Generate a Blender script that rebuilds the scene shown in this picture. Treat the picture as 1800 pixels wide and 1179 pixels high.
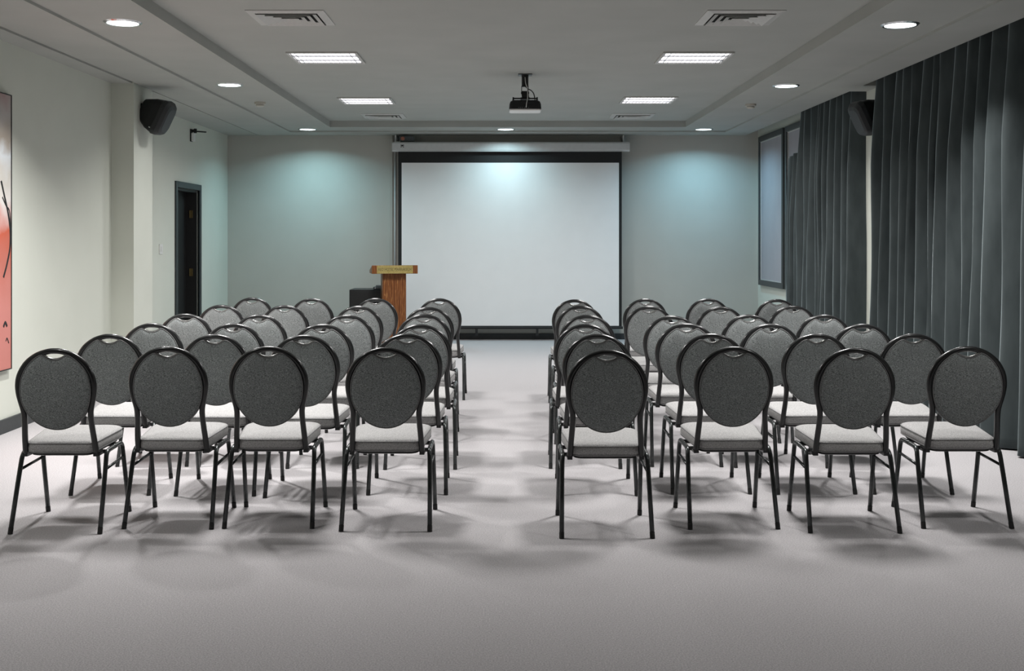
import bpy, bmesh, math, random
from mathutils import Vector, Matrix

for o in list(bpy.data.objects):
    bpy.data.objects.remove(o)
S = bpy.context.scene
C = S.collection
R = math.radians
PI = math.pi
random.seed(7)

# ------------------------------------------------------------------ camera
EYE = 1.47
cd = bpy.data.cameras.new('camera')
cam = bpy.data.objects.new('camera', cd)
C.objects.link(cam)
cam.location = (0, 0, EYE)
cam.rotation_euler = (PI / 2, 0, 0)
cd.sensor_width = 36
cd.lens = 40.0
cd.shift_x = 15 / 1800
cd.shift_y = -171.5 / 1800
cd.clip_end = 60
S.camera = cam

# ------------------------------------------------------------------ light settings
w = bpy.data.worlds.new('world')
S.world = w
w.use_nodes = True
w.node_tree.nodes['Background'].inputs[0].default_value = (0.02, 0.022, 0.022, 1)
w.node_tree.nodes['Background'].inputs[1].default_value = 1.0
S.view_settings.view_transform = 'Standard'
S.view_settings.look = 'None'
S.view_settings.gamma = 1
S.view_settings.use_curve_mapping = False
S.view_settings.exposure = 0.07
COOL = (0.50, 0.90, 1.02)      # left end lamp
COOL2 = (0.62, 0.92, 1.0)      # screen lamp
COOL3 = (0.45, 0.87, 1.10)     # right end lamp
NEUT = (1.0, 0.985, 0.97)
DOWN_W = 8          # downlights of the side strips
BACK_W = 17.5          # downlights by the end wall
PANEL_W = 49         # square louvre lights
# x, y, watts, colour, label
DOWNLIGHTS = [
    (-2.66, 7.95, 50, NEUT, 'round recessed downlight in left ceiling strip, largest one, above the red painting'),
    (-2.69, 11.17, DOWN_W, NEUT, 'round recessed downlight in left ceiling strip, between column speaker and smoke detector'),
    (-2.71, 15.74, BACK_W, COOL, 'small round downlight at the left end of the end wall strip'),
    (0.03, 15.74, BACK_W * .58, COOL2, 'small round downlight directly above the projection screen'),
    (2.77, 15.74, BACK_W, COOL3, 'small round downlight at the right end of the end wall strip'),
    (2.795, 11.25, DOWN_W, NEUT, 'round recessed downlight in right ceiling strip, nearer the smoke detector'),
    (2.80, 8.03, 22, NEUT, 'round recessed downlight in right ceiling strip, largest one, beside the near curtain'),
    (-2.66, 4.75, 13, NEUT, 'added downlight on the left, out of view, brightening the empty floor'),  # this unseen pair is added to brighten the front carpet
    (2.80, 4.75, 13, NEUT, 'added downlight on the right, out of view, brightening the empty floor'),
]
PANELS = [
    (-1.556, 10.02, PANEL_W * .7, 'square louvred ceiling light, left of projector, nearer the camera'),
    (1.672, 10.02, PANEL_W * .7, 'square louvred ceiling light, right of projector, nearer the camera'),
    (-1.58, 13.17, PANEL_W * 1.12, 'square louvred ceiling light, left side, nearer the screen'),
    (1.665, 13.1, PANEL_W * 1.12, 'square louvred ceiling light, right side, nearer the screen'),
    (-1.55, 6.87, PANEL_W, 'square louvred ceiling light overhead on the left, above the nearest chair row'),
    (1.67, 6.87, PANEL_W, 'square louvred ceiling light overhead on the right, above the nearest chair row'),
]

# ------------------------------------------------------------------ materials
def mat(name, col, rough=0.6, metal=0.0, spec=0.5, noise=None, bump=None, sheen=0.0,
        sheen_col=None, coat=0.0, emit=None, estr=0.0, stretch=(1, 1, 1)):
    m = bpy.data.materials.new(name)
    m.use_nodes = True
    nt = m.node_tree
    b = nt.nodes['Principled BSDF']
    b.inputs['Base Color'].default_value = (*col, 1)
    b.inputs['Roughness'].default_value = rough
    b.inputs['Metallic'].default_value = metal
    b.inputs['Specular IOR Level'].default_value = spec
    if sheen:
        b.inputs['Sheen Weight'].default_value = sheen
        b.inputs['Sheen Roughness'].default_value = 0.35
        if sheen_col:
            b.inputs['Sheen Tint'].default_value = (*sheen_col, 1)
    if coat:
        b.inputs['Coat Weight'].default_value = coat
        b.inputs['Coat Roughness'].default_value = 0.12
    if emit:
        b.inputs['Emission Color'].default_value = (*emit, 1)
        b.inputs['Emission Strength'].default_value = estr
    if noise or bump:
        tc = nt.nodes.new('ShaderNodeTexCoord')
        mp = nt.nodes.new('ShaderNodeMapping')
        mp.inputs['Scale'].default_value = stretch
        nt.links.new(tc.outputs['Object'], mp.inputs[0])
    if noise:
        sc, c2, lo, hi = noise
        n = nt.nodes.new('ShaderNodeTexNoise')
        n.inputs['Scale'].default_value = sc
        n.inputs['Detail'].default_value = 3
        nt.links.new(mp.outputs[0], n.inputs['Vector'])
        r = nt.nodes.new('ShaderNodeValToRGB')
        r.color_ramp.elements[0].position = lo
        r.color_ramp.elements[1].position = hi
        r.color_ramp.elements[0].color = (*col, 1)
        r.color_ramp.elements[1].color = (*c2, 1)
        nt.links.new(n.outputs[0], r.inputs[0])
        nt.links.new(r.outputs[0], b.inputs['Base Color'])
    if bump:
        sc, st, di = bump
        n2 = nt.nodes.new('ShaderNodeTexNoise')
        n2.inputs['Scale'].default_value = sc
        n2.inputs['Detail'].default_value = 2
        nt.links.new(mp.outputs[0], n2.inputs['Vector'])
        bp = nt.nodes.new('ShaderNodeBump')
        bp.inputs['Strength'].default_value = st
        bp.inputs['Distance'].default_value = di
        nt.links.new(n2.outputs[0], bp.inputs['Height'])
        nt.links.new(bp.outputs[0], b.inputs['Normal'])
    return m

M = {}
M['wall'] = mat('cream_wall_paint', (0.64, 0.66, 0.59), 0.65, noise=(3, (0.66, 0.68, 0.61), .3, .7), spec=0.3)
M['rearwall'] = mat('unseen_dark_rear_wall', (0.07, 0.065, 0.06), 0.6, noise=(3, (0.09, 0.085, 0.08), .3, .7))  # unseen wall, coloured dark to cut the light bounced into the front
M['endwall'] = mat('darkened_end_wall', (0.485, 0.475, 0.435), 0.65, noise=(3, (0.505, 0.495, 0.455), .3, .7), spec=0.3)  # wall colour darkened below the other walls so the screen stands out
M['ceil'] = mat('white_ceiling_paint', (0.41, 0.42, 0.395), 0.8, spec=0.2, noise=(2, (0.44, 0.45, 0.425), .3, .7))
M['carpet'] = mat('grey_carpet', (0.35, 0.337, 0.344), 0.95, spec=0.1, noise=(160, (0.54, 0.52, 0.53), .32, .68),
                  bump=(260, 0.6, 0.006))
M['base'] = mat('dark_baseboard', (0.03, 0.034, 0.036), 0.5, noise=(30, (0.04, 0.044, 0.046), .3, .7))
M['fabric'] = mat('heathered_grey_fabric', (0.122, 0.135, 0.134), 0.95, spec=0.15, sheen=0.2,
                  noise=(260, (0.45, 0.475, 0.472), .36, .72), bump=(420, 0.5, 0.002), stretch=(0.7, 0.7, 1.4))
M['seatfab_lit'] = mat('heathered_fabric_lit', (0.27, 0.267, 0.264), 0.95, spec=0.15, sheen=0.2,
                   noise=(260, (0.61, 0.60, 0.595), .33, .70), bump=(420, 0.5, 0.002))  # same fabric as the backs, overhead light put into its lighter colour
M['piping'] = mat('fabric_piping', (0.16, 0.16, 0.16), 0.9, noise=(300, (0.24, 0.24, 0.24), .3, .7))
M['frame'] = mat('black_lacquered_steel', (0.012, 0.0125, 0.013), 0.28, spec=0.5, coat=0.35,
                 noise=(60, (0.017, 0.0175, 0.018), .3, .7))
M['leg'] = mat('gunmetal_steel', (0.045, 0.05, 0.05), 0.25, metal=0.55, spec=0.5, noise=(50, (0.06, 0.065, 0.065), .3, .7))
M['rubber'] = mat('black_rubber', (0.01, 0.01, 0.01), 0.7, noise=(80, (0.015, 0.015, 0.015), .3, .7))
M['rimglint'] = mat('handle_rim_glint', (0.62, 0.62, 0.60), 0.25, metal=0.8, noise=(60, (0.7, 0.7, 0.68), .3, .7))  # ceiling reflection on glossy black plastic put into a pale metal colour
M['velvet'] = mat('dark_teal_velvet', (0.042, 0.053, 0.055), 0.8, spec=0.2, sheen=1.0, sheen_col=(0.62, 0.72, 0.74),
                  noise=(9, (0.064, 0.078, 0.080), .3, .7), bump=(14, 0.25, 0.01), stretch=(1, 1, 0.35))
M['black'] = mat('black_plastic', (0.008, 0.0085, 0.009), 0.4, spec=0.4, noise=(90, (0.012, 0.0125, 0.013), .3, .7))
M['grille'] = mat('speaker_grille', (0.012, 0.0135, 0.015), 0.5, spec=0.5, noise=(300, (0.022, 0.025, 0.027), .4, .6),
                  bump=(500, 0.4, 0.002))
M['whiteplast'] = mat('white_plastic', (0.72, 0.72, 0.70), 0.4, noise=(40, (0.76, 0.76, 0.74), .3, .7))
M['detector'] = mat('beige_plastic', (0.50, 0.48, 0.42), 0.5, noise=(40, (0.54, 0.52, 0.46), .3, .7))
M['vent'] = mat('painted_vent_metal', (0.52, 0.52, 0.50), 0.5, noise=(40, (0.56, 0.56, 0.54), .3, .7))
M['dark'] = mat('dark_cavity', (0.012, 0.012, 0.012), 0.9, noise=(20, (0.016, 0.016, 0.016), .3, .7))
M['chrome'] = mat('polished_trim', (0.6, 0.62, 0.63), 0.18, metal=1.0, noise=(30, (0.66, 0.68, 0.69), .3, .7))
M['lamp'] = mat('lamp_glass', (0.9, 0.95, 0.95), 0.4, emit=(0.93, 1.0, 0.99), estr=5, noise=(5, (0.92, 0.96, 0.96), .3, .7))
M['tube'] = mat('fluorescent_tube', (0.9, 0.9, 0.95), 0.4, emit=(1.0, 0.98, 1.0), estr=3.5, noise=(5, (0.92, 0.92, 0.96), .3, .7))
M['louvre'] = mat('aluminium_louvre', (0.5, 0.5, 0.52), 0.35, metal=0.6, noise=(30, (0.55, 0.55, 0.57), .3, .7))
M['screen'] = mat('matte_screen_cloth', (0.90, 0.90, 0.90), 0.9, spec=0.1, noise=(4, (0.92, 0.92, 0.92), .3, .7))
M['screenblack'] = mat('black_screen_border', (0.008, 0.0085, 0.009), 0.7, noise=(40, (0.011, 0.0115, 0.012), .3, .7))
M['case'] = mat('pale_screen_case', (0.60, 0.61, 0.61), 0.35, noise=(20, (0.64, 0.65, 0.65), .3, .7))
M['brass'] = mat('brass', (0.60, 0.47, 0.15), 0.35, metal=0.75, noise=(60, (0.75, 0.62, 0.26), .3, .7))
M['darkbrass'] = mat('dark_brass', (0.12, 0.088, 0.03), 0.5, metal=0.5, noise=(60, (0.17, 0.125, 0.05), .3, .7))  # hinge brass in a darker tone than the lectern plate
M['engrave'] = mat('dark_engraving', (0.10, 0.075, 0.02), 0.6, noise=(60, (0.13, 0.1, 0.03), .3, .7))
M['copper'] = mat('copper_motor', (0.35, 0.12, 0.08), 0.4, metal=0.4, noise=(60, (0.45, 0.2, 0.14), .3, .7))
M['doorframe'] = mat('dark_slate_door_frame', (0.022, 0.03, 0.033), 0.45, noise=(30, (0.03, 0.038, 0.041), .3, .7))
M['doorleaf'] = mat('black_door', (0.007, 0.007, 0.007), 0.55, noise=(20, (0.01, 0.01, 0.01), .3, .7))
M['windowframe'] = mat('dark_window_frame', (0.03, 0.036, 0.038), 0.4, noise=(30, (0.038, 0.044, 0.046), .3, .7))
M['pane'] = mat('grey_frosted_pane', (0.36, 0.345, 0.385), 0.3, spec=0.5, noise=(3, (0.40, 0.385, 0.42), .3, .7))
M['cablewhite'] = mat('pale_cable', (0.6, 0.6, 0.58), 0.5, noise=(30, (0.64, 0.64, 0.62), .3, .7))
M['equip'] = mat('grey_equipment', (0.06, 0.07, 0.075), 0.4, noise=(60, (0.09, 0.1, 0.105), .3, .7))

def wood_mat():
    m = mat('orange_brown_wood', (0.28, 0.095, 0.025), 0.4, spec=0.4)
    nt = m.node_tree
    b = nt.nodes['Principled BSDF']
    tc = nt.nodes.new('ShaderNodeTexCoord')
    mp = nt.nodes.new('ShaderNodeMapping')
    mp.inputs['Scale'].default_value = (1, 1, 0.10)
    wv = nt.nodes.new('ShaderNodeTexWave')
    wv.wave_type = 'BANDS'
    wv.bands_direction = 'X'
    wv.inputs['Scale'].default_value = 14
    wv.inputs['Distortion'].default_value = 9
    wv.inputs['Detail'].default_value = 3
    wv.inputs['Detail Scale'].default_value = 2.2
    r = nt.nodes.new('ShaderNodeValToRGB')
    r.color_ramp.elements[0].position = 0.1
    r.color_ramp.elements[0].color = (0.13, 0.04, 0.01, 1)
    r.color_ramp.elements[1].position = 0.92
    r.color_ramp.elements[1].color = (0.22, 0.075, 0.02, 1)
    e = r.color_ramp.elements.new(0.99)
    e.color = (0.36, 0.17, 0.06, 1)
    nt.links.new(tc.outputs['Object'], mp.inputs[0])
    nt.links.new(mp.outputs[0], wv.inputs['Vector'])
    nt.links.new(wv.outputs[0], r.inputs[0])
    nt.links.new(r.outputs[0], b.inputs['Base Color'])
    return m
M['wood'] = wood_mat()

def painting_mat():
    m = mat('abstract_paint', (0.6, 0.1, 0.07), 0.6)
    nt = m.node_tree
    b = nt.nodes['Principled BSDF']
    tc = nt.nodes.new('ShaderNodeTexCoord')
    sep = nt.nodes.new('ShaderNodeSeparateXYZ')
    n = nt.nodes.new('ShaderNodeTexNoise')
    n.inputs['Scale'].default_value = 5
    n.inputs['Detail'].default_value = 5
    ad = nt.nodes.new('ShaderNodeMath')
    ad.operation = 'MULTIPLY_ADD'
    ad.inputs[1].default_value = 0.16
    mr = nt.nodes.new('ShaderNodeMapRange')
    mr.inputs[1].default_value = 0.0
    mr.inputs[2].default_value = 2.08
    r = nt.nodes.new('ShaderNodeValToRGB')
    cr = r.color_ramp
    cols = [(0.0, (0.55, 0.20, 0.17)), (0.22, (0.58, 0.22, 0.19)), (0.40, (0.50, 0.15, 0.11)), (0.50, (0.52, 0.10, 0.05)),
            (0.57, (0.62, 0.40, 0.37)), (0.62, (0.70, 0.66, 0.63)), (0.70, (0.60, 0.57, 0.52)), (0.78, (0.72, 0.75, 0.78)),
            (0.84, (0.42, 0.36, 0.30)), (0.93, (0.45, 0.42, 0.40)), (1.0, (0.38, 0.27, 0.26))]
    cr.elements[0].position = 0
    cr.elements[0].color = (*cols[0][1], 1)
    cr.elements[1].position = 1
    cr.elements[1].color = (*cols[-1][1], 1)
    for p, c in cols[1:-1]:
        e = cr.elements.new(p)
        e.color = (*c, 1)
    nt.links.new(tc.outputs['Object'], sep.inputs[0])
    nt.links.new(tc.outputs['Object'], n.inputs['Vector'])
    nt.links.new(sep.outputs[2], mr.inputs[0])
    sb = nt.nodes.new('ShaderNodeMath')
    sb.operation = 'SUBTRACT'
    sb.inputs[1].default_value = 0.5
    nt.links.new(n.outputs[0], sb.inputs[0])
    nt.links.new(sb.outputs[0], ad.inputs[0])
    nt.links.new(mr.outputs[0], ad.inputs[2])
    nt.links.new(ad.outputs[0], r.inputs[0])
    nt.links.new(r.outputs[0], b.inputs['Base Color'])
    return m
M['painting'] = painting_mat()

# ------------------------------------------------------------------ mesh helpers
def obj(name, bm, m, parent=None, smooth=False, bevel=0.0):
    me = bpy.data.meshes.new(name)
    bmesh.ops.recalc_face_normals(bm, faces=bm.faces)
    bm.to_mesh(me)
    bm.free()
    if smooth:
        for p in me.polygons:
            p.use_smooth = True
    me.materials.append(m)
    o = bpy.data.objects.new(name, me)
    C.objects.link(o)
    if parent:
        o.parent = parent
    if bevel:
        md = o.modifiers.new('bevel', 'BEVEL')
        md.width = bevel
        md.segments = 2
        md.limit_method = 'ANGLE'
    return o

def tag(o, label=None, cat=None, group=None, kind=None):
    if label: o['label'] = label
    if cat: o['category'] = cat
    if group: o['group'] = group
    if kind: o['kind'] = kind
    return o

def thing(name, label, cat, loc=(0, 0, 0), rot=(0, 0, 0), group=None):
    o = bpy.data.objects.new(name, None)
    o.empty_display_size = 0.1
    C.objects.link(o)
    o.location = loc
    o.rotation_euler = rot
    return tag(o, label, cat, group)

def box(bm, x0, x1, y0, y1, z0, z1):
    v = [bm.verts.new((x, y, z)) for z in (z0, z1) for y in (y0, y1) for x in (x0, x1)]
    for f in ((0, 1, 3, 2), (4, 6, 7, 5), (0, 4, 5, 1), (2, 3, 7, 6), (0, 2, 6, 4), (1, 5, 7, 3)):
        bm.faces.new([v[i] for i in f])
    return bm

def bx(*a):
    return box(bmesh.new(), *a)

def struct(name, bm, m, parent=None, label=None, **k):
    o = obj(name, bm, m, parent, **k)
    if not parent:
        o['kind'] = 'structure'
    if label:
        o['label'] = label
    return o

def crom(pts, n=8):
    P = [Vector(p) for p in pts]
    P = [P[0] * 2 - P[1]] + P + [P[-1] * 2 - P[-2]]
    out = []
    for i in range(1, len(P) - 2):
        for k in range(n):
            t = k / n
            a, b, c, d = P[i - 1], P[i], P[i + 1], P[i + 2]
            out.append(0.5 * ((2 * b) + (c - a) * t + (2 * a - 5 * b + 4 * c - d) * t * t + (3 * b - a - 3 * c + d) * t ** 3))
    out.append(P[-2])
    return out

def tube(bm, pts, r, seg=10, closed=False, ry=None):
    P = [Vector(p) for p in pts]
    n = len(P)
    rings = []
    up = None
    for i in range(n):
        if closed:
            t = (P[(i + 1) % n] - P[i - 1]).normalized()
        else:
            t = (P[min(i + 1, n - 1)] - P[max(i - 1, 0)]).normalized()
        if up is None:
            up = Vector((0, 1, 0)) if abs(t.y) < 0.9 else Vector((1, 0, 0))
        up = (up - t * up.dot(t)).normalized()
        s = t.cross(up)
        rings.append([bm.verts.new(P[i] + s * (r * math.cos(2 * PI * k / seg)) + up * ((ry or r) * math.sin(2 * PI * k / seg)))
                      for k in range(seg)])
    m = n if closed else n - 1
    for i in range(m):
        a, b = rings[i], rings[(i + 1) % n]
        for k in range(seg):
            bm.faces.new((a[k], a[(k + 1) % seg], b[(k + 1) % seg], b[k]))
    if not closed:
        bm.faces.new(rings[0][::-1])
        bm.faces.new(rings[-1])
    return bm

def loft(bm, rings, cap0=True, cap1=True):
    R_ = [[bm.verts.new(p) for p in r] for r in rings]
    n = len(R_[0])
    for a, b in zip(R_[:-1], R_[1:]):
        for k in range(n):
            bm.faces.new((a[k], a[(k + 1) % n], b[(k + 1) % n], b[k]))
    if cap0: bm.faces.new(R_[0][::-1])
    if cap1: bm.faces.new(R_[-1])
    return bm

def lathe(bm, prof, seg=32, c=(0, 0, 0)):
    rings = [[(c[0] + r * math.cos(2 * PI * k / seg), c[1] + r * math.sin(2 * PI * k / seg), c[2] + z) for k in range(seg)]
             for r, z in prof]
    return loft(bm, rings)

# ------------------------------------------------------------------ the room
ZC = 2.955          # lower ceiling
ZR = 3.06           # recessed ceiling
YB = 16.5           # end wall
Y0 = -2.5           # wall behind the camera
XL1, XL2, XR = -3.77, -4.0, 3.69

struct('floor', bx(-4.4, 4.1, Y0 - .2, YB + .2, -0.1, 0), M['carpet'], label='grey carpet floor')
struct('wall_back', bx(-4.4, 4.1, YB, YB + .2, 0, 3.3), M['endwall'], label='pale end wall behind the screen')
struct('wall_rear', bx(-4.4, 4.1, Y0 - .2, Y0, 0, 3.3), M['rearwall'])
struct('wall_left', bx(XL1 - .4, XL1, Y0, 10.94, 0, 3.3), M['wall'], label='cream left wall with the painting')
struct('wall_left_column', bx(XL2 - .2, -3.555, 10.94, 11.52, 0, 2.985), M['wall'], label='cream column in the left wall')
DY0, DY1, DZ = 13.92, 14.93, 2.09
bm = bx(XL2 - .3, XL2, 11.52, DY0, 0, 3.3)
box(bm, XL2 - .3, XL2, DY1, YB, 0, 3.3)
box(bm, XL2 - .3, XL2, DY0, DY1, DZ, 3.3)
struct('wall_left_far', bm, M['wall'], label='cream left wall around the dark door')
struct('wall_right', bx(XR, XR + .3, Y0, YB, 0, 3.3), M['wall'], label='cream right wall behind the curtains')

# ceiling: lower slabs with shadow gaps between them, a raised middle field
g, g2 = 0.02, 0.008
ZM = ZC + .02        # strip between the step and the raised field
RX0, RX1, RY0, RY1 = -2.36, 2.476, -1.0, 15.47
bm = bmesh.new()
box(bm, -4.3, -3.55 - g, Y0, 11.0, ZC, ZC + .04)
box(bm, -4.3, -3.55 - g2, 11.0, YB, ZC, ZC + .04)
box(bm, -3.55 + g, -3.0, Y0, 11.0, ZC, ZC + .04)
box(bm, -3.55 + g2, -3.0, 11.0, YB, ZC, ZC + .04)
box(bm, -3.0, RX0, Y0, 15.985, ZM, ZC + .04)
box(bm, RX1, 3.12, Y0, 15.985, ZM, ZC + .04)
box(bm, RX0, RX1, RY1, 15.985, ZM, ZC + .04)
box(bm, RX0, RX1, Y0, RY0, ZM, ZC + .04)
box(bm, -3.0, 3.12, 15.985, YB, ZC, ZC + .04)
box(bm, 3.12, 3.51, Y0, YB, ZC, ZC + .04)
box(bm, 3.51, XR, 11.10, 11.54, ZC, ZC + .04)
# backing above
box(bm, -4.3, RX0, Y0, YB, ZC + .04, ZR + .02)
box(bm, RX1, 3.51, Y0, YB, ZC + .04, ZR + .02)
box(bm, RX0, RX1, RY1, YB, ZC + .04, ZR + .02)
box(bm, RX0, RX1, Y0, RY0, ZC + .04, ZR + .02)
box(bm, RX0, RX1, RY0, RY1, ZR, ZR + .02)
struct('ceiling', bm, M['ceil'], label='white stepped ceiling with raised middle field')
struct('ceiling_slot', bx(3.51, XR + .05, Y0, YB, 3.2, 3.22), M['ceil'], label='top of the curtain slot')
bm = bx(3.50, 3.51, Y0, YB, ZC + .04, 3.2)
struct('trim_1', bm, M['ceil'], label='inner side of the curtain slot')

bbz = 0.085
struct('baseboard_back', bx(XL2, XR, YB - .02, YB, 0, bbz), M['base'], label='dark baseboard of the end wall')
struct('baseboard_left', bx(XL1, XL1 + .02, Y0, 10.94, 0, .105), M['base'], label='dark baseboard of the left wall')
bm = bx(XL1 + .02, -3.555, 10.92, 10.94, 0, .1)
box(bm, -3.555, -3.535, 10.92, 11.54, 0, .1)
struct('baseboard_column', bm, M['base'], label='dark baseboard round the left column')
bm = bx(XL2, XL2 + .02, 11.54, DY0 - .08, 0, .1)
box(bm, XL2, XL2 + .02, DY1 + .08, YB - .02, 0, .1)
struct('baseboard_left_far', bm, M['base'], label='dark baseboard beside the door')
struct('baseboard_right', bx(XR - .02, XR, Y0, YB - .02, 0, .1), M['base'], label='dark baseboard of the right wall')

# ---- door in the left wall
bm = bx(XL2 - .02, XL2 + .02, DY0 - .08, DY0, 0, DZ + .075)
box(bm, XL2 - .02, XL2 + .02, DY1, DY1 + .08, 0, DZ + .075)
box(bm, XL2 - .02, XL2 + .02, DY0, DY1, DZ, DZ + .075)
d = struct('door_1', bm, M['doorframe'], label='dark door in the left wall', bevel=.004)
bm = bx(XL2 - .16, XL2 - .02, DY1 - .03, DY1, 0, DZ)
box(bm, XL2 - .16, XL2 - .02, DY0, DY0 + .03, 0, DZ)
box(bm, XL2 - .16, XL2 - .02, DY0 + .03, DY1 - .03, DZ - .03, DZ)
obj('jamb', bm, M['doorleaf'], d)
leaf = obj('door_leaf', bx(XL2 - .20, XL2 - .16, DY0, DY1, 0.005, DZ), M['doorleaf'], d)
for z in (1.78, 1.02):
    bm = bx(XL2 - .105, XL2 - .068, DY1 - .036, DY1 - .03, z - .05, z + .05)
    tube(bm, [(XL2 - .108, DY1 - .038, z - .05), (XL2 - .108, DY1 - .038, z + .05)], .006, 8)
    o = obj('hinge', bm, M['darkbrass'], d)
    o['label'] = 'brass hinge'

# ---- windows in the right wall
def window(name, y0, y1, z0, z1, label):
    f, x0, x1 = .075, XR - .045, XR
    bm = bx(x0, x1, y0, y0 + f, z0, z1)
    box(bm, x0, x1, y1 - f, y1, z0, z1)
    box(bm, x0, x1, y0 + f, y1 - f, z1 - f, z1)
    box(bm, x0, x1, y0 + f, y1 - f, z0, z0 + f)
    o = struct(name, bm, M['windowframe'], label=label, bevel=.004)
    obj('pane', bx(XR - .018, XR - .008, y0 + f, y1 - f, z0 + f, z1 - f), M['pane'], o)
    bm = bmesh.new()
    b = .012
    for (a, c, e, g_) in ((y0 + f, y0 + f + b, z0 + f, z1 - f), (y1 - f - b, y1 - f, z0 + f, z1 - f),
                          (y0 + f + b, y1 - f - b, z1 - f - b, z1 - f), (y0 + f + b, y1 - f - b, z0 + f, z0 + f + b)):
        box(bm, XR - .028, XR - .018, a, c, e, g_)
    obj('glazing_bead', bm, M['vent'], o)
window('window_1', 14.86, 16.29, .80, 2.91, 'dark framed window nearest the end wall')
window('window_2', 13.10, 14.745, .80, 2.91, 'dark framed window half covered by the far curtain')

# ------------------------------------------------------------------ ceiling fittings
def downlight(x, y, pw, col, label):
    t = thing('downlight', label, 'ceiling light', (x, y, ZM if y < 15.985 else ZC), group='round downlights')
    bm = bmesh.new()
    lathe_ring(bm, .108, .132, -.008, 0.0)
    obj('trim_ring', bm, M['chrome'], t, smooth=False)
    bm = bmesh.new()
    lathe(bm, [(.001, -.003), (.108, -.003), (.108, 0.0), (.001, 0.0)], 40)
    obj('lamp_glass', bm, M['lamp'], t)
    ld = bpy.data.lights.new('downlight_beam', 'AREA')
    ld.shape = 'DISK'
    ld.size = .2
    ld.energy = pw
    ld.color = col
    ld.spread = R(148 if y > 15 or y < 6 else (126 if x < 0 else 108))
    lo = bpy.data.objects.new('downlight_beam', ld)
    C.objects.link(lo)
    lo.parent = t
    lo.location = (0, 0, -.012)
    return t

def lathe_ring(bm, r0, r1, z0, z1, seg=40):
    rings = []
    for r, z in ((r0, z1), (r0, z0), ((r0 + r1) / 2, z0 - .003), (r1, z1)):
        rings.append([bm.verts.new((r * math.cos(2 * PI * k / seg), r * math.sin(2 * PI * k / seg), z)) for k in range(seg)])
    for i in range(4):
        a, b = rings[i], rings[(i + 1) % 4]
        for k in range(seg):
            bm.faces.new((a[k], a[(k + 1) % seg], b[(k + 1) % seg], b[k]))
    return bm

for a in DOWNLIGHTS:
    downlight(*a)

def panel(x, y, pw, label):
    beam = 158 if y > 12 else 135
    t = thing('louvre_light', label, 'ceiling light', (x, y, ZR), group='square louvre lights')
    h = .305
    bm = bmesh.new()
    for (a, b, c, d_) in ((-h, -h + .022, -h, h), (h - .022, h, -h, h), (-h + .022, h - .022, -h, -h + .022), (-h + .022, h - .022, h - .022, h)):
        box(bm, a, b, c, d_, -.014, 0)
    obj('housing', bm, M['vent'], t)
    obj('reflector', bx(-h + .022, h - .022, -h + .022, h - .022, -.004, 0), M['louvre'], t)
    for yc, hw in ((-.205, .05), (0, .08), (.205, .05)):
        bm = bmesh.new()
        box(bm, -h + .035, h - .035, yc - hw, yc + hw, -.0075, -.004)
        obj('tube_lamp', bm, M['tube'], t)
    bm = bmesh.new()
    for yc in (-.117, .117):
        box(bm, -h + .022, h - .022, yc - .012, yc + .012, -.016, -.004)
    for xx in (-.235, .235):
        box(bm, xx - .004, xx + .004, -h + .022, h - .022, -.014, -.0076)
    for k in range(11):
        xx = -.195 + .039 * k
        box(bm, xx - .001, xx + .001, -h + .022, h - .022, -.0125, -.0076)
    obj('louvre', bm, M['louvre'], t)
    ld = bpy.data.lights.new('louvre_beam', 'AREA')
    ld.shape = 'SQUARE'
    ld.size = .54
    ld.energy = pw
    ld.color = NEUT
    ld.spread = R(beam)
    lo = bpy.data.objects.new('louvre_beam', ld)
    C.objects.link(lo)
    lo.parent = t
    lo.location = (0, 0, -.02)
for a in PANELS:
    panel(*a)

def vent(x, y, label):
    t = thing('air_vent', label, 'air vent', (x, y, ZR), group='square ceiling air vents')
    h = .275
    bm = bmesh.new()
    fw = .055
    for sgn in (0, 1, 2, 3):
        m3 = Matrix.Rotation(sgn * PI / 2, 3, 'Z')
        pts = [(-h, -h, 0), (h, -h, 0), (h, -h, -.006), (-h, -h, -.006),
               (-h + fw, -h + fw, 0), (h - fw, -h + fw, 0), (h - fw, -h + fw, -.016), (-h + fw, -h + fw, -.016)]
        v = [bm.verts.new(m3 @ Vector(p)) for p in pts]
        for f in ((0, 1, 2, 3), (3, 2, 6, 7), (7, 6, 5, 4)):
            bm.faces.new([v[i] for i in f])
    obj('frame', bm, M['vent'], t)
    obj('backing', bx(-h + .01, h - .01, -h + .01, h - .01, -.0015, 0), M['dark'], t)
    for k in range(4):
        a = h - fw - .008 - k * .050
        bm = bmesh.new()
        for sgn in range(4):
            m3 = Matrix.Rotation(sgn * PI / 2, 3, 'Z')
            i, o_ = a - .042, a
            pts = [(-i, -i, -.003), (i, -i, -.003), (o_, -o_, -.020), (-o_, -o_, -.020),
                   (-i, -i, -.005), (i, -i, -.005), (o_, -o_, -.023), (-o_, -o_, -.023)]
            v = [bm.verts.new(m3 @ Vector(p)) for p in pts]
            for f in ((0, 1, 2, 3), (4, 5, 6, 7), (3, 2, 6, 7), (0, 1, 5, 4)):
                bm.faces.new([v[i_] for i_ in f])
        obj('louvre_blade', bm, M['vent'], t)
vent(-1.53, 8.21, 'square white ceiling air vent on the left, nearest the camera')
vent(1.70, 8.21, 'square white ceiling air vent on the right, nearest the camera')
vent(-1.56, 14.82, 'square white ceiling air vent, left side, above the screen end')
vent(1.67, 14.82, 'square white ceiling air vent, right side, above the screen end')

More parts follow.
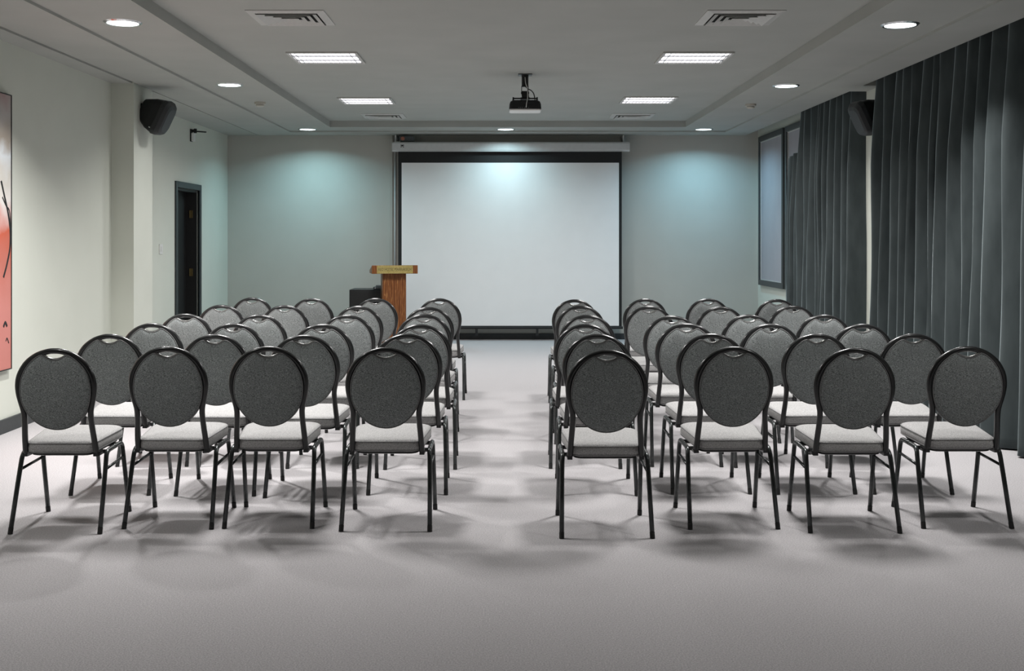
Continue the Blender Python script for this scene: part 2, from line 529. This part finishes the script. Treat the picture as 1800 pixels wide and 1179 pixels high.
def detector(x, y, label):
    t = thing('smoke_detector', label, 'smoke detector', (x, y, ZM), group='smoke detectors')
    bm = lathe(bmesh.new(), [(.001, 0), (.062, 0), (.062, -.022), (.05, -.026), (.001, -.026)], 28)
    obj('base', bm, M['detector'], t)
    bm = lathe(bmesh.new(), [(.001, -.026), (.042, -.026), (.040, -.03), (.001, -.03)], 28)
    obj('sensor_gap', bm, M['dark'], t)
    bm = lathe(bmesh.new(), [(.001, -.030), (.047, -.030), (.044, -.045), (.030, -.052), (.001, -.054)], 28)
    obj('cap', bm, M['detector'], t)
detector(-2.70, 12.62, 'white round smoke detector on the left ceiling strip')
detector(2.78, 12.80, 'white round smoke detector on the right ceiling strip')

# ---- projector
t = thing('projector', 'black projector hanging from the ceiling on a short pole', 'projector', (.21, 11.08, ZR))
obj('ceiling_plate', bx(-.068, .068, -.068, .068, -.008, 0), M['black'], t, bevel=.003)
bm = lathe(bmesh.new(), [(.001, -.008), (.036, -.008), (.033, -.03), (.033, -.115), (.001, -.115)], 24)
obj('pole', bm, M['black'], t, smooth=False)
bm = bmesh.new()
for xx in (-.036, .028):
    box(bm, xx, xx + .006, -.02, .02, -.19, -.115)
box(bm, -.036, .034, -.02, .02, -.121, -.115)
obj('yoke', bm, M['black'], t)
bm = bmesh.new()
loft(bm, [[(-.03, -.035, -.165), (.03, -.035, -.165), (.03, .035, -.165), (-.03, .035, -.165)],
          [(-.034, -.035, -.19), (.034, -.035, -.19), (.034, .035, -.19), (-.034, .035, -.19)],
          [(-.03, -.05, -.235), (.04, -.05, -.235), (.04, .05, -.235), (-.03, .05, -.235)]])
tube(bm, [(-.04, 0, -.18), (.04, 0, -.18)], .012, 10)
obj('tilt_joint', bm, M['black'], t)
bm = bmesh.new()
box(bm, -.12, .12, -.10, -.085, -.25, -.238)
box(bm, -.12, .12, .085, .10, -.25, -.238)
box(bm, -.045, .045, -.10, .10, -.244, -.235)
for sx in (-.115, .115):
    for sy in (-.092, .092):
        tube(bm, [(sx, sy, -.262), (sx, sy, -.232)], .008, 8)
obj('mounting_bracket', bm, M['black'], t)
def rrect(hx, hy, r, y=None, n=5, z=0, cx=0, cy=0):
    out = []
    for (sx, sy, a0) in ((1, 1, 0), (-1, 1, 90), (-1, -1, 180), (1, -1, 270)):
        for k in range(n + 1):
            a = R(a0 + 90 * k / n)
            out.append((cx + sx * (hx - r) + r * math.cos(a), cy + sy * (hy - r) + r * math.sin(a), z))
    return out
bm = bmesh.new()
loft(bm, [rrect(.125, .11, .03, z=-.262), rrect(.143, .125, .03, z=-.275), rrect(.152, .13, .03, z=-.30),
          rrect(.156, .132, .03, z=-.348)])
obj('body', bm, M['black'], t)
bm = bmesh.new()
loft(bm, [rrect(.152, .130, .03, z=-.348), rrect(.152, .130, .03, z=-.360), rrect(.145, .122, .03, z=-.364)])
o = obj('cover', bm, M['whiteplast'], t)
o['label'] = 'white cover'
for xx in (-.062, -.045, -.028, -.005, .03):
    bm = bmesh.new()
    tube(bm, [(xx, -.134, -.335), (xx, -.129, -.335)], .006, 10)
    obj('socket', bm, M['equip'], t)
bm = tube(bmesh.new(), [(0, .125, -.31), (0, .15, -.31)], .03, 20)
obj('lens', bm, M['equip'], t)
o = obj('cable', tube(bmesh.new(), crom([(0, -.03, -.03), (.005, -.045, -.09), (.022, -.06, -.15), (.022, -.11, -.24), (.012, -.15, -.30), (.008, -.135, -.335)]), .0045, 8), M['cablewhite'], t, smooth=True)
o['label'] = 'pale cable'
obj('cable', tube(bmesh.new(), crom([(-.01, -.03, -.10), (.02, -.05, -.14), (.06, -.06, -.165), (.085, -.06, -.20), (.095, -.08, -.262)]), .005, 8), M['black'], t, smooth=True)

# ------------------------------------------------------------------ projection screen
YS = 16.30
t = thing('projection_screen', 'large white projection screen with black border on the end wall', 'projection screen', (0, YS, 0))
bm = bmesh.new()
prof = [(-.075, 2.705), (-.085, 2.725), (-.085, 2.815), (-.07, 2.835), (.06, 2.835), (.06, 2.705)]
loft(bm, [[(-1.585, y, z) for y, z in prof], [(1.80, y, z) for y, z in prof]])
case = obj('case', bm, M['case'], t)
obj('case_lip', bx(-1.50, 1.70, -.084, -.074, 2.700, 2.706), M['case'], case)
for sx in (-1.588, 1.80):
    obj('end_cap', bx(sx - .004, sx + .004, -.083, .058, 2.706, 2.834), M['vent'], case)
# small dark maker's mark on the case
bm = bx(-1.468, -1.416, -.0865, -.085, 2.785, 2.797)
box(bm, -1.455, -1.430, -.0865, -.085, 2.775, 2.785)
box(bm, -1.468, -1.448, -.0865, -.085, 2.762, 2.772)
box(bm, -1.436, -1.416, -.0865, -.085, 2.762, 2.772)
obj('mark', bm, M['screenblack'], case)
obj('border', bx(-1.508, 1.695, 0, .003, .19, 2.71), M['screenblack'], t)
obj('screen_cloth', bx(-1.459, 1.654, -.0015, 0, .212, 2.546), M['screen'], t)
bm = bmesh.new()
tube(bm, [(-1.52, 0, .185), (1.71, 0, .185)], .018, 12)
obj('bottom_bar', bm, M['screenblack'], t)
for xx in (-.385, .485):
    bm = bx(xx - .016, xx + .016, -.016, .016, .075, .172)
    box(bm, xx - .024, xx + .024, -.02, .02, .068, .10)
    obj('bar_weight', bm, M['screenblack'], t)
for sx, nm in ((-1.50, 'l'), (1.76, 'r')):
    bm = bx(sx - .05, sx - .035, -.02, .195, 2.78, 2.94)
    box(bm, sx - .05, sx + .01, .18, .195, 2.80, 2.94)
    box(bm, sx - .05, sx + .02, -.03, .05, 2.836, 2.85)
    obj('wall_bracket', bm, M['vent'], t)
bm = bx(-1.49, -1.28, -.03, .05, 2.85, 2.925)
o = obj('motor', bm, M['equip'], t, bevel=.006)
o2 = obj('motor_cap', tube(bmesh.new(), [(-1.44, -.045, 2.89), (-1.44, -.03, 2.89)], .028, 14), M['copper'], o)

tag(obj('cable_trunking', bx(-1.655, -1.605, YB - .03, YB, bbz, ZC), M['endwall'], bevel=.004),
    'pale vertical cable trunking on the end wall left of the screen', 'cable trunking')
tag(obj('conduit_pipe', tube(bmesh.new(), [(-1.57, YB - .017, bbz), (-1.57, YB - .017, ZC)], .014, 10), M['case'], smooth=True),
    'thin pale conduit pipe beside the screen edge on end wall', 'pipe')

# ------------------------------------------------------------------ lectern and cabinet
LH = thing('lectern', 'orange brown wooden lectern with brass name plate, left of the screen', 'lectern', (-1.46, 15.1, 0), (0, 0, R(11)))
bm = bx(-.28, .28, -.20, .22, 0, .06)
obj('base', bm, M['wood'], LH, bevel=.005)
obj('column', bx(-.155, .155, -.13, .15, .06, 1.0), M['wood'], LH, bevel=.004)
bm = bmesh.new()
prof = [(-.20, 1.0), (-.20, 1.112), (.24, 1.04), (.24, 1.0)]
loft(bm, [[(-.30, y, z) for y, z in prof], [(.30, y, z) for y, z in prof]])
obj('reading_desk', bm, M['wood'], LH, bevel=.004)
pl = obj('name_plate', bx(-.235, .235, -.206, -.20, 1.004, 1.108), M['brass'], LH)
cu = bpy.data.curves.new('lettering', 'FONT')
cu.body = 'RED HOTEL MARRAKECH'
cu.size = .05
cu.align_x = 'CENTER'
cu.align_y = 'CENTER'
cu.extrude = .0012
tmp = bpy.data.objects.new('lettering_curve', cu)
C.objects.link(tmp)
bpy.context.view_layer.update()
me = bpy.data.meshes.new_from_object(tmp.evaluated_get(bpy.context.evaluated_depsgraph_get()))
bpy.data.objects.remove(tmp)
xs = [v.co.x for v in me.vertices]
k = .43 / (max(xs) - min(xs))
for v in me.vertices:
    v.co = Vector((v.co.x * k, -.2062 - v.co.z, 1.056 + v.co.y * 1.05))
me.materials.clear()
me.materials.append(M['engrave'])
lt = bpy.data.objects.new('lettering', me)
C.objects.link(lt)
lt.parent = pl
lt['label'] = 'dark lettering RED HOTEL MARRAKECH'

t = thing('equipment_cabinet', 'low black equipment cabinet behind the lectern', 'cabinet', (-1.80, 15.75, 0))
bm = bx(-.30, .30, -.25, .27, .04, .765)
obj('body', bm, M['black'], t, bevel=.005)
obj('door', bx(-.285, .285, -.262, -.25, .06, .745), M['doorleaf'], t, bevel=.003)
for sx in (-.26, .26):
    for sy in (-.2, .22):
        obj('foot', tube(bmesh.new(), [(sx, sy, 0), (sx, sy, .04)], .02, 10), M['rubber'], t)
t = thing('receiver_unit', 'small grey device on top of the black cabinet', 'device', (-1.70, 15.62, .765))
obj('casing', bx(-.08, .09, -.09, .09, .004, .036), M['equip'], t, bevel=.004)
obj('upper_casing', bx(-.045, .09, -.07, .08, .036, .058), M['equip'], t, bevel=.004)
obj('knob', tube(bmesh.new(), [(-.05, -.1, .02), (-.05, -.09, .02)], .008, 10), M['chrome'], t)

# ------------------------------------------------------------------ speakers
def speaker(loc, rot, arm_to, label):
    t = thing('wall_speaker', label, 'speaker', loc, rot, 'wall speakers')
    # forward axis is local +X
    def sec(x, hy, hz, r):
        return [(x, p[0], p[1]) for p in rrect(hy, hz, r, n=5)]
    bm = bmesh.new()
    loft(bm, [sec(-.15, .07, .085, .03), sec(-.14, .085, .10, .035), sec(-.03, .120, .155, .05), sec(.045, .128, .172, .055)])
    obj('cabinet', bm, M['black'], t, smooth=False, bevel=.006)
    bm = bmesh.new()
    loft(bm, [sec(.045, .131, .176, .06), sec(.052, .134, .179, .06), sec(.09, .13, .174, .062), sec(.125, .112, .15, .062),
              sec(.138, .09, .12, .06)])
    gr = obj('grille', bm, M['grille'], t, smooth=False, bevel=.004)
    o = obj('badge', bx(.03, .046, -.139, -.128, -.125, -.115), M['chrome'], t)
    o['label'] = 'small bright badge'
    return t
def speaker_mount(t, plate, arm0, arm1):
    # plate and arm in world coordinates, parented to the speaker
    bpy.context.view_layer.update()
    inv = t.matrix_world.inverted()
    bm = bx(*plate)
    o = obj('mount_plate', bm, M['black'], t, bevel=.006)
    o.matrix_parent_inverse = inv
    bm = tube(bmesh.new(), [arm0, arm1], .022, 10)
    tube(bm, [(arm0[0], arm0[1], arm0[2] - .04), (arm0[0], arm0[1], arm0[2] + .04)], .03, 12)
    o = obj('mount_arm', bm, M['black'], t)
    o.matrix_parent_inverse = inv
sp = speaker((-3.415, 11.20, 2.68), (R(4), R(27), R(-3)), None, 'black speaker on the cream column at the left wall')
speaker_mount(sp, (-3.555, -3.535, 11.14, 11.26, 2.60, 2.79), (-3.525, 11.2, 2.73), (-3.49, 11.2, 2.72))
sp = speaker((3.555, 11.08, 2.66), (R(-4), R(27), R(186)), None, 'dark speaker on right wall between the two curtains')
speaker_mount(sp, (XR - .02, XR, 11.03, 11.15, 2.62, 2.81), (XR - .03, 11.09, 2.73), (3.60, 11.08, 2.70))

# ---- wall bracket, switch
t = thing('wall_bracket', 'empty black and white swivel bracket high on left wall above the door', 'bracket', (XL2, 14.55, 2.80))
obj('back_plate', bx(0, .018, -.035, .035, -.10, .06), M['black'], t, bevel=.003)
obj('white_cover', bx(.018, .05, -.045, .045, -.095, .01), M['whiteplast'], t, bevel=.008)
bm = bx(.018, .05, -.02, .02, .02, .055)
tube(bm, [(.03, 0, .04), (.09, 0, .03), (.20, .0, .022)], .009, 8)
obj('arm', bm, M['black'], t)
obj('pivot', tube(bmesh.new(), [(.06, 0, .01), (.06, 0, .065)], .02, 12), M['black'], t)
t = thing('light_switch', 'small white light switch on the left wall beside the dark door', 'light switch', (XL2, 13.27, 1.34))
obj('plate', bx(0, .01, -.06, .06, -.06, .06), M['whiteplast'], t, bevel=.003)
obj('rocker', bx(.01, .016, -.02, .02, -.03, .03), M['whiteplast'], t, bevel=.002)

# ---- painting on the left wall
t = thing('abstract_painting', 'tall abstract painting, coral red below and grey white above, on left wall', 'painting', (XL1, 7.85, .475))
obj('canvas', bx(.004, .03, -.79, .79, .006, 2.074), M['painting'], t)
bm = bmesh.new()
for (a, b, c, d_) in ((-.80, -.79, 0, 2.08), (.79, .80, 0, 2.08), (-.79, .79, 0, .008), (-.79, .79, 2.072, 2.08)):
    box(bm, 0.001, .034, a, b, c, d_)
obj('frame', bm, M['black'], t)
def stroke(pts, r):
    o = obj('brush_stroke', tube(bmesh.new(), crom(pts, 10), .0025, 8, ry=r), M['screenblack'], t)
    return o
stroke([(.031, .62, 1.42), (.031, .68, 1.30), (.031, .74, 1.18), (.031, .775, 1.05), (.031, .77, .92), (.031, .72, .80), (.031, .66, .70)], .012)
stroke([(.031, .64, 1.30), (.031, .70, 1.24), (.031, .76, 1.20), (.031, .78, 1.10), (.031, .785, .98)], .006)
stroke([(.031, .66, .33), (.031, .69, .36), (.031, .72, .33)], .012)
stroke([(.031, .70, .22), (.031, .72, .24), (.031, .75, .20)], .005)

# ------------------------------------------------------------------ curtains
def curtain(name, label, y0, y1, xc, ztop, zbot, fold, amp, seed, edge=None, flare=.0, turn=0.0):
    rnd = random.Random(seed)
    # knots of the pleats: uneven spacing and depth
    ys, k = [], y0
    xs_ = []
    sgn = 1
    while k < y1 + fold:
        ys.append(k)
        xs_.append(sgn * amp * rnd.uniform(.55, 1.1))
        k += fold * .5 * rnd.uniform(.6, 1.45)
        sgn = -sgn
    drift = [rnd.uniform(-.035, .035) for _ in ys]
    ny = int((y1 - y0) / .014)
    nz = 44
    bm = bmesh.new()
    grid = []
    for i in range(ny + 1):
        y = y0 + (y1 - y0) * i / ny
        col = []
        for j in range(nz + 1):
            f = j / nz                          # 0 bottom, 1 top
            zt = ztop if edge is None else edge(y, ztop)
            z = zbot + (zt - zbot) * f
            # find segment with height dependent drift
            kk = 0
            while kk < len(ys) - 2 and ys[kk + 1] + drift[kk + 1] * (1 - f) < y:
                kk += 1
            a = ys[kk] + drift[kk] * (1 - f)
            b = ys[kk + 1] + drift[kk + 1] * (1 - f)
            u = min(max((y - a) / max(b - a, 1e-4), 0), 1)
            u = u * u * (3 - 2 * u)
            off = xs_[kk] * (1 - u) + xs_[kk + 1] * u
            # gathered tightly at the heading, fuller and flared at the hem
            s = .45 + .55 * min(1, (1 - f) * 3.2)
            off = off * s * min(1, max(0, (y1 - y) / .12)) + .006 * math.sin(37 * y + 3 * z) + .008 * math.sin(9 * y + 2.1 * z + seed)
            x = xc + off - flare * (1 - f) ** 1.5 + turn * math.exp(-(y - y0) / .12)
            col.append(bm.verts.new((x, y, z)))
        grid.append(col)
    for i in range(ny):
        for j in range(nz):
            bm.faces.new((grid[i][j], grid[i + 1][j], grid[i + 1][j + 1], grid[i][j + 1]))
    o = obj(name, bm, M['velvet'], None, smooth=True)
    md = o.modifiers.new('thickness', 'SOLIDIFY')
    md.thickness = .004
    tag(o, label, 'curtain')
    return o
curtain('curtain', 'long dark teal velvet curtain nearest the camera, floor length folds', 4.6, 10.92, 3.59, 3.17, .012, .235, .095, 3, flare=.06)
def far_edge(y, zt):
    # the leading corner has come off its hooks and sags
    if y > 13.62:
        return 2.525 - .065 * min(1, (y - 13.62) / .7)
    return zt
curtain('curtain', 'dark teal velvet curtain with sagging upper corner, beside the far window', 11.56, 14.30, 3.575, 3.17, .012, .20, .075, 11, edge=far_edge, flare=.03, turn=.085)

# ------------------------------------------------------------------ chairs
def back_y(z):
    u = (z - .385) / .535
    return -.150 - .085 * (u ** .8 if u > 0 else 0) - .012 * math.sin(PI * min(max(u, 0), 1))

def make_chair():
    t = thing('banquet_chair', '', 'chair')
    # back frame: hoop that runs down into two stems
    half = [(.178, .383), (.172, .47), (.164, .555), (.163, .605), (.172, .655), (.1805, .70), (.1815, .745)]
    for a in (20, 40, 60, 78):
        half.append((.1815 * math.cos(R(a)), .733 + .1755 * math.sin(R(a))))
    pts = half + [(0, .9085)] + [(-x, z) for x, z in half[::-1]]
    pts = crom([(x * (1 + .035 * min(1, max(0, (z - .5) / .15))), back_y(z), z) for x, z in pts], 5)
    obj('back_frame', tube(bmesh.new(), pts, .0145, 12, ry=.0145), M['frame'], t, smooth=True)
    # padded oval back with a scooped top
    N = 88
    def scoop(x):
        return .866 + (x / .060) ** 2 * .024
    def ring(s, dy):
        out = []
        for k in range(N):
            a = 2 * PI * k / N
            x, z = .1775 * math.cos(a), .7085 + .1985 * math.sin(a)
            if z > .75 and abs(x) < .085:
                z = min(z, scoop(x))
            x, z = x * s, .70 + (z - .70) * s
            out.append((x, back_y(z) + dy, z))
        return out
    bm = bmesh.new()
    loft(bm, [ring(.02, -.026), ring(.4, -.0255), ring(.75, -.0235), ring(.92, -.020), ring(.98, -.015), ring(1, -.008), ring(1, .010),
              ring(.98, .018), ring(.92, .024), ring(.6, .030), ring(.02, .032)])
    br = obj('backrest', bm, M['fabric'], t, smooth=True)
    bm = tube(bmesh.new(), ring(.985, -.0155), .0028, 6, closed=True)
    obj('piping', bm, M['piping'], br, smooth=True)
    # hand hold under the hoop
    bm = bmesh.new()
    pts = [(x / 1000, back_y(.88) - .002, scoop(x / 1000) + .0045) for x in range(-62, 63, 4)]
    tube(bm, pts, .0034, 8, ry=.011)
    o = obj('hand_hold', bm, M['rimglint'], t, smooth=True)
    o['label'] = 'curved hand hold rim with painted glint'
    # seat cushion
    def seat_ring(inset, z):
        hw_f, hw_r, y_f, y_r, r = .208, .172, .222, -.172, .055
        corners = [(hw_f, y_f), (-hw_f, y_f), (-hw_r, y_r), (hw_r, y_r)]
        out = []
        for i, (cx, cy) in enumerate(corners):
            p = Vector(corners[i])
            a = (Vector(corners[i - 1]) - p).normalized()
            b = (Vector(corners[(i + 1) % 4]) - p).normalized()
            rr = .085 if cy > 0 else .05
            p0, p1 = p + a * rr, p + b * rr
            for k in range(7):
                u = k / 6
                q = p0 * (1 - u) ** 2 + p * 2 * u * (1 - u) + p1 * u * u
                out.append(q)
        res = []
        for q in out:
            f = 1 - inset / .19
            x, y = q.x * f, .025 + (q.y - .025) * f
            bow = -.0
            if q.y > .15: y += .014 * (1 - (q.x / .208) ** 2) * f
            res.append((x, y, z + .055 * y))
        return res
    bm = bmesh.new()
    loft(bm, [seat_ring(.012, .396), seat_ring(.003, .400), seat_ring(0, .408), seat_ring(-.002, .425), seat_ring(0, .444), seat_ring(.005, .4525),
              seat_ring(.016, .4575), seat_ring(.05, .461), seat_ring(.10, .4635), seat_ring(.17, .465)])
    se = obj('seat', bm, M['seatfab_lit'], t, smooth=True)
    obj('piping', tube(bmesh.new(), seat_ring(.0005, .4465), .003, 6, closed=True), M['piping'], se, smooth=True)
    obj('piping', tube(bmesh.new(), seat_ring(.001, .404), .003, 6, closed=True), M['piping'], se, smooth=True)
    bm = bmesh.new()
    loft(bm, [seat_ring(.03, .380), seat_ring(.02, .384), seat_ring(.02, .396)])
    tube(bm, [(-.20, -.06, .378), (.20, -.06, .378)], .011, 8)
    tube(bm, [(-.20, .10, .385), (.20, .10, .385)], .011, 8)
    for s in (-1, 1):
        box(bm, min(s * .165, s * .19), max(s * .165, s * .19), -.165, -.09, .372, .392)
    obj('seat_frame', bm, M['frame'], t)
    for s in (-1, 1):
        rear = [(s * .222, -.230, .012), (s * .2165, -.150, .25), (s * .2135, -.118, .345), (s * .2115, -.106, .368),
                (s * .2105, -.088, .382), (s * .210, -.06, .387), (s * .210, .005, .389)]
        front = [(s * .217, .232, .012), (s * .2135, .170, .25), (s * .2115, .146, .345), (s * .211, .137, .370),
                 (s * .2105, .120, .386), (s * .210, .09, .391), (s * .210, .005, .389)]
        for p in (rear, front):
            path = [Vector(p[0]), Vector(p[1])] + crom(p[1:], 5)[1:]
            lg = obj('leg', tube(bmesh.new(), path, .0118, 12), M['leg'], t, smooth=True)
            f = Vector(p[0])
            dr = (Vector(p[1]) - f).normalized()
            obj('foot_cap', tube(bmesh.new(), [f - dr * .012, f + dr * .018], .0125, 12), M['rubber'], lg)
        obj('stretcher', tube(bmesh.new(), [(s * .2145, -.133, .30), (s * .2125, .155, .312)], .0075, 8), M['leg'], t, smooth=True)
    return t

def copy_tree(o, parent=None):
    c = o.copy()
    C.objects.link(c)
    if parent:
        c.parent = parent
    for ch in [k for k in bpy.data.objects if k.parent == o]:
        copy_tree(ch, c)
    return c

# pixel read-offs of every hoop: (hand hold centre x, hoop top y)
CH = {
 'A': [(96.7, 612.6), (192.5, 587.3), (266.8, 568.3), (325, 551.4), (388.6, 536), (442.5, 523)],
 'B': [(296.7, 609.3), (378, 587.8), (409.5, 568.5), (455.3, 553), (499.3, 536.6), (548.6, 524.4)],
 'C': [(471.7, 609), (535.4, 589), (566.3, 569.7), (609.7, 553.5), (630.8, 538), (661, 524.2)],
 'D': [(678.3, 611), (714.4, 587), (737.8, 570.3), (746, 552.5), (752.8, 540), (772.8, 524.6)],
 'E': [(1066.7, 615.5), (1051.7, 587.5), (1030.5, 569.7), (1031, 553.5), (1020.8, 537.3), (1010.7, 526.5)],
 'F': [(1288.6, 609.5), (1249.4, 586.5), (1207.8, 568.5), (1179.9, 555), (1141, 538), (1134, 525)],
 'G': [(1503.8, 612), (1434, 586.6), (1353.6, 569), (1315, 553), (1265.7, 539), (1244.9, 524.8)],
 'H': [(1701, 609), (1606, 586.6), (1516.7, 569.4), (1449.3, 553), (1394, 537.3), (1365, 526)],
}
ROWN = ['nearest row', 'second nearest row', 'third nearest row', 'third row from the screen', 'second row from the screen', 'row closest to the screen']
COLN = {'A': 'at the left wall end', 'B': 'second from the left wall', 'C': 'second from the aisle', 'D': 'at the aisle end',
        'E': 'at the aisle end', 'F': 'second from the aisle', 'G': 'second from the curtains', 'H': 'at the curtain end'}
proto = make_chair()
used = False
rnd = random.Random(5)
for cidx, (cn, lst) in enumerate(CH.items()):
    for r, (px, py) in enumerate(lst):
        dy = py - 418
        dtop = 2000 * (EYE - .9205) / dy
        x = (px - 885) * (dtop + .005) / 2000
        y = dtop + .235
        o = copy_tree(proto) if used else proto
        used = True
        o.location = (x, y, 0)
        yaw = rnd.uniform(-1.2, 1.2)
        o.rotation_euler = (0, 0, R(yaw))
        side = 'left' if cn in 'ABCD' else 'right'
        o['label'] = 'grey chair %s of the aisle, %s, %s' % (side, ROWN[r], COLN[cn])
        o['group'] = 'banquet chairs %s of the aisle' % side
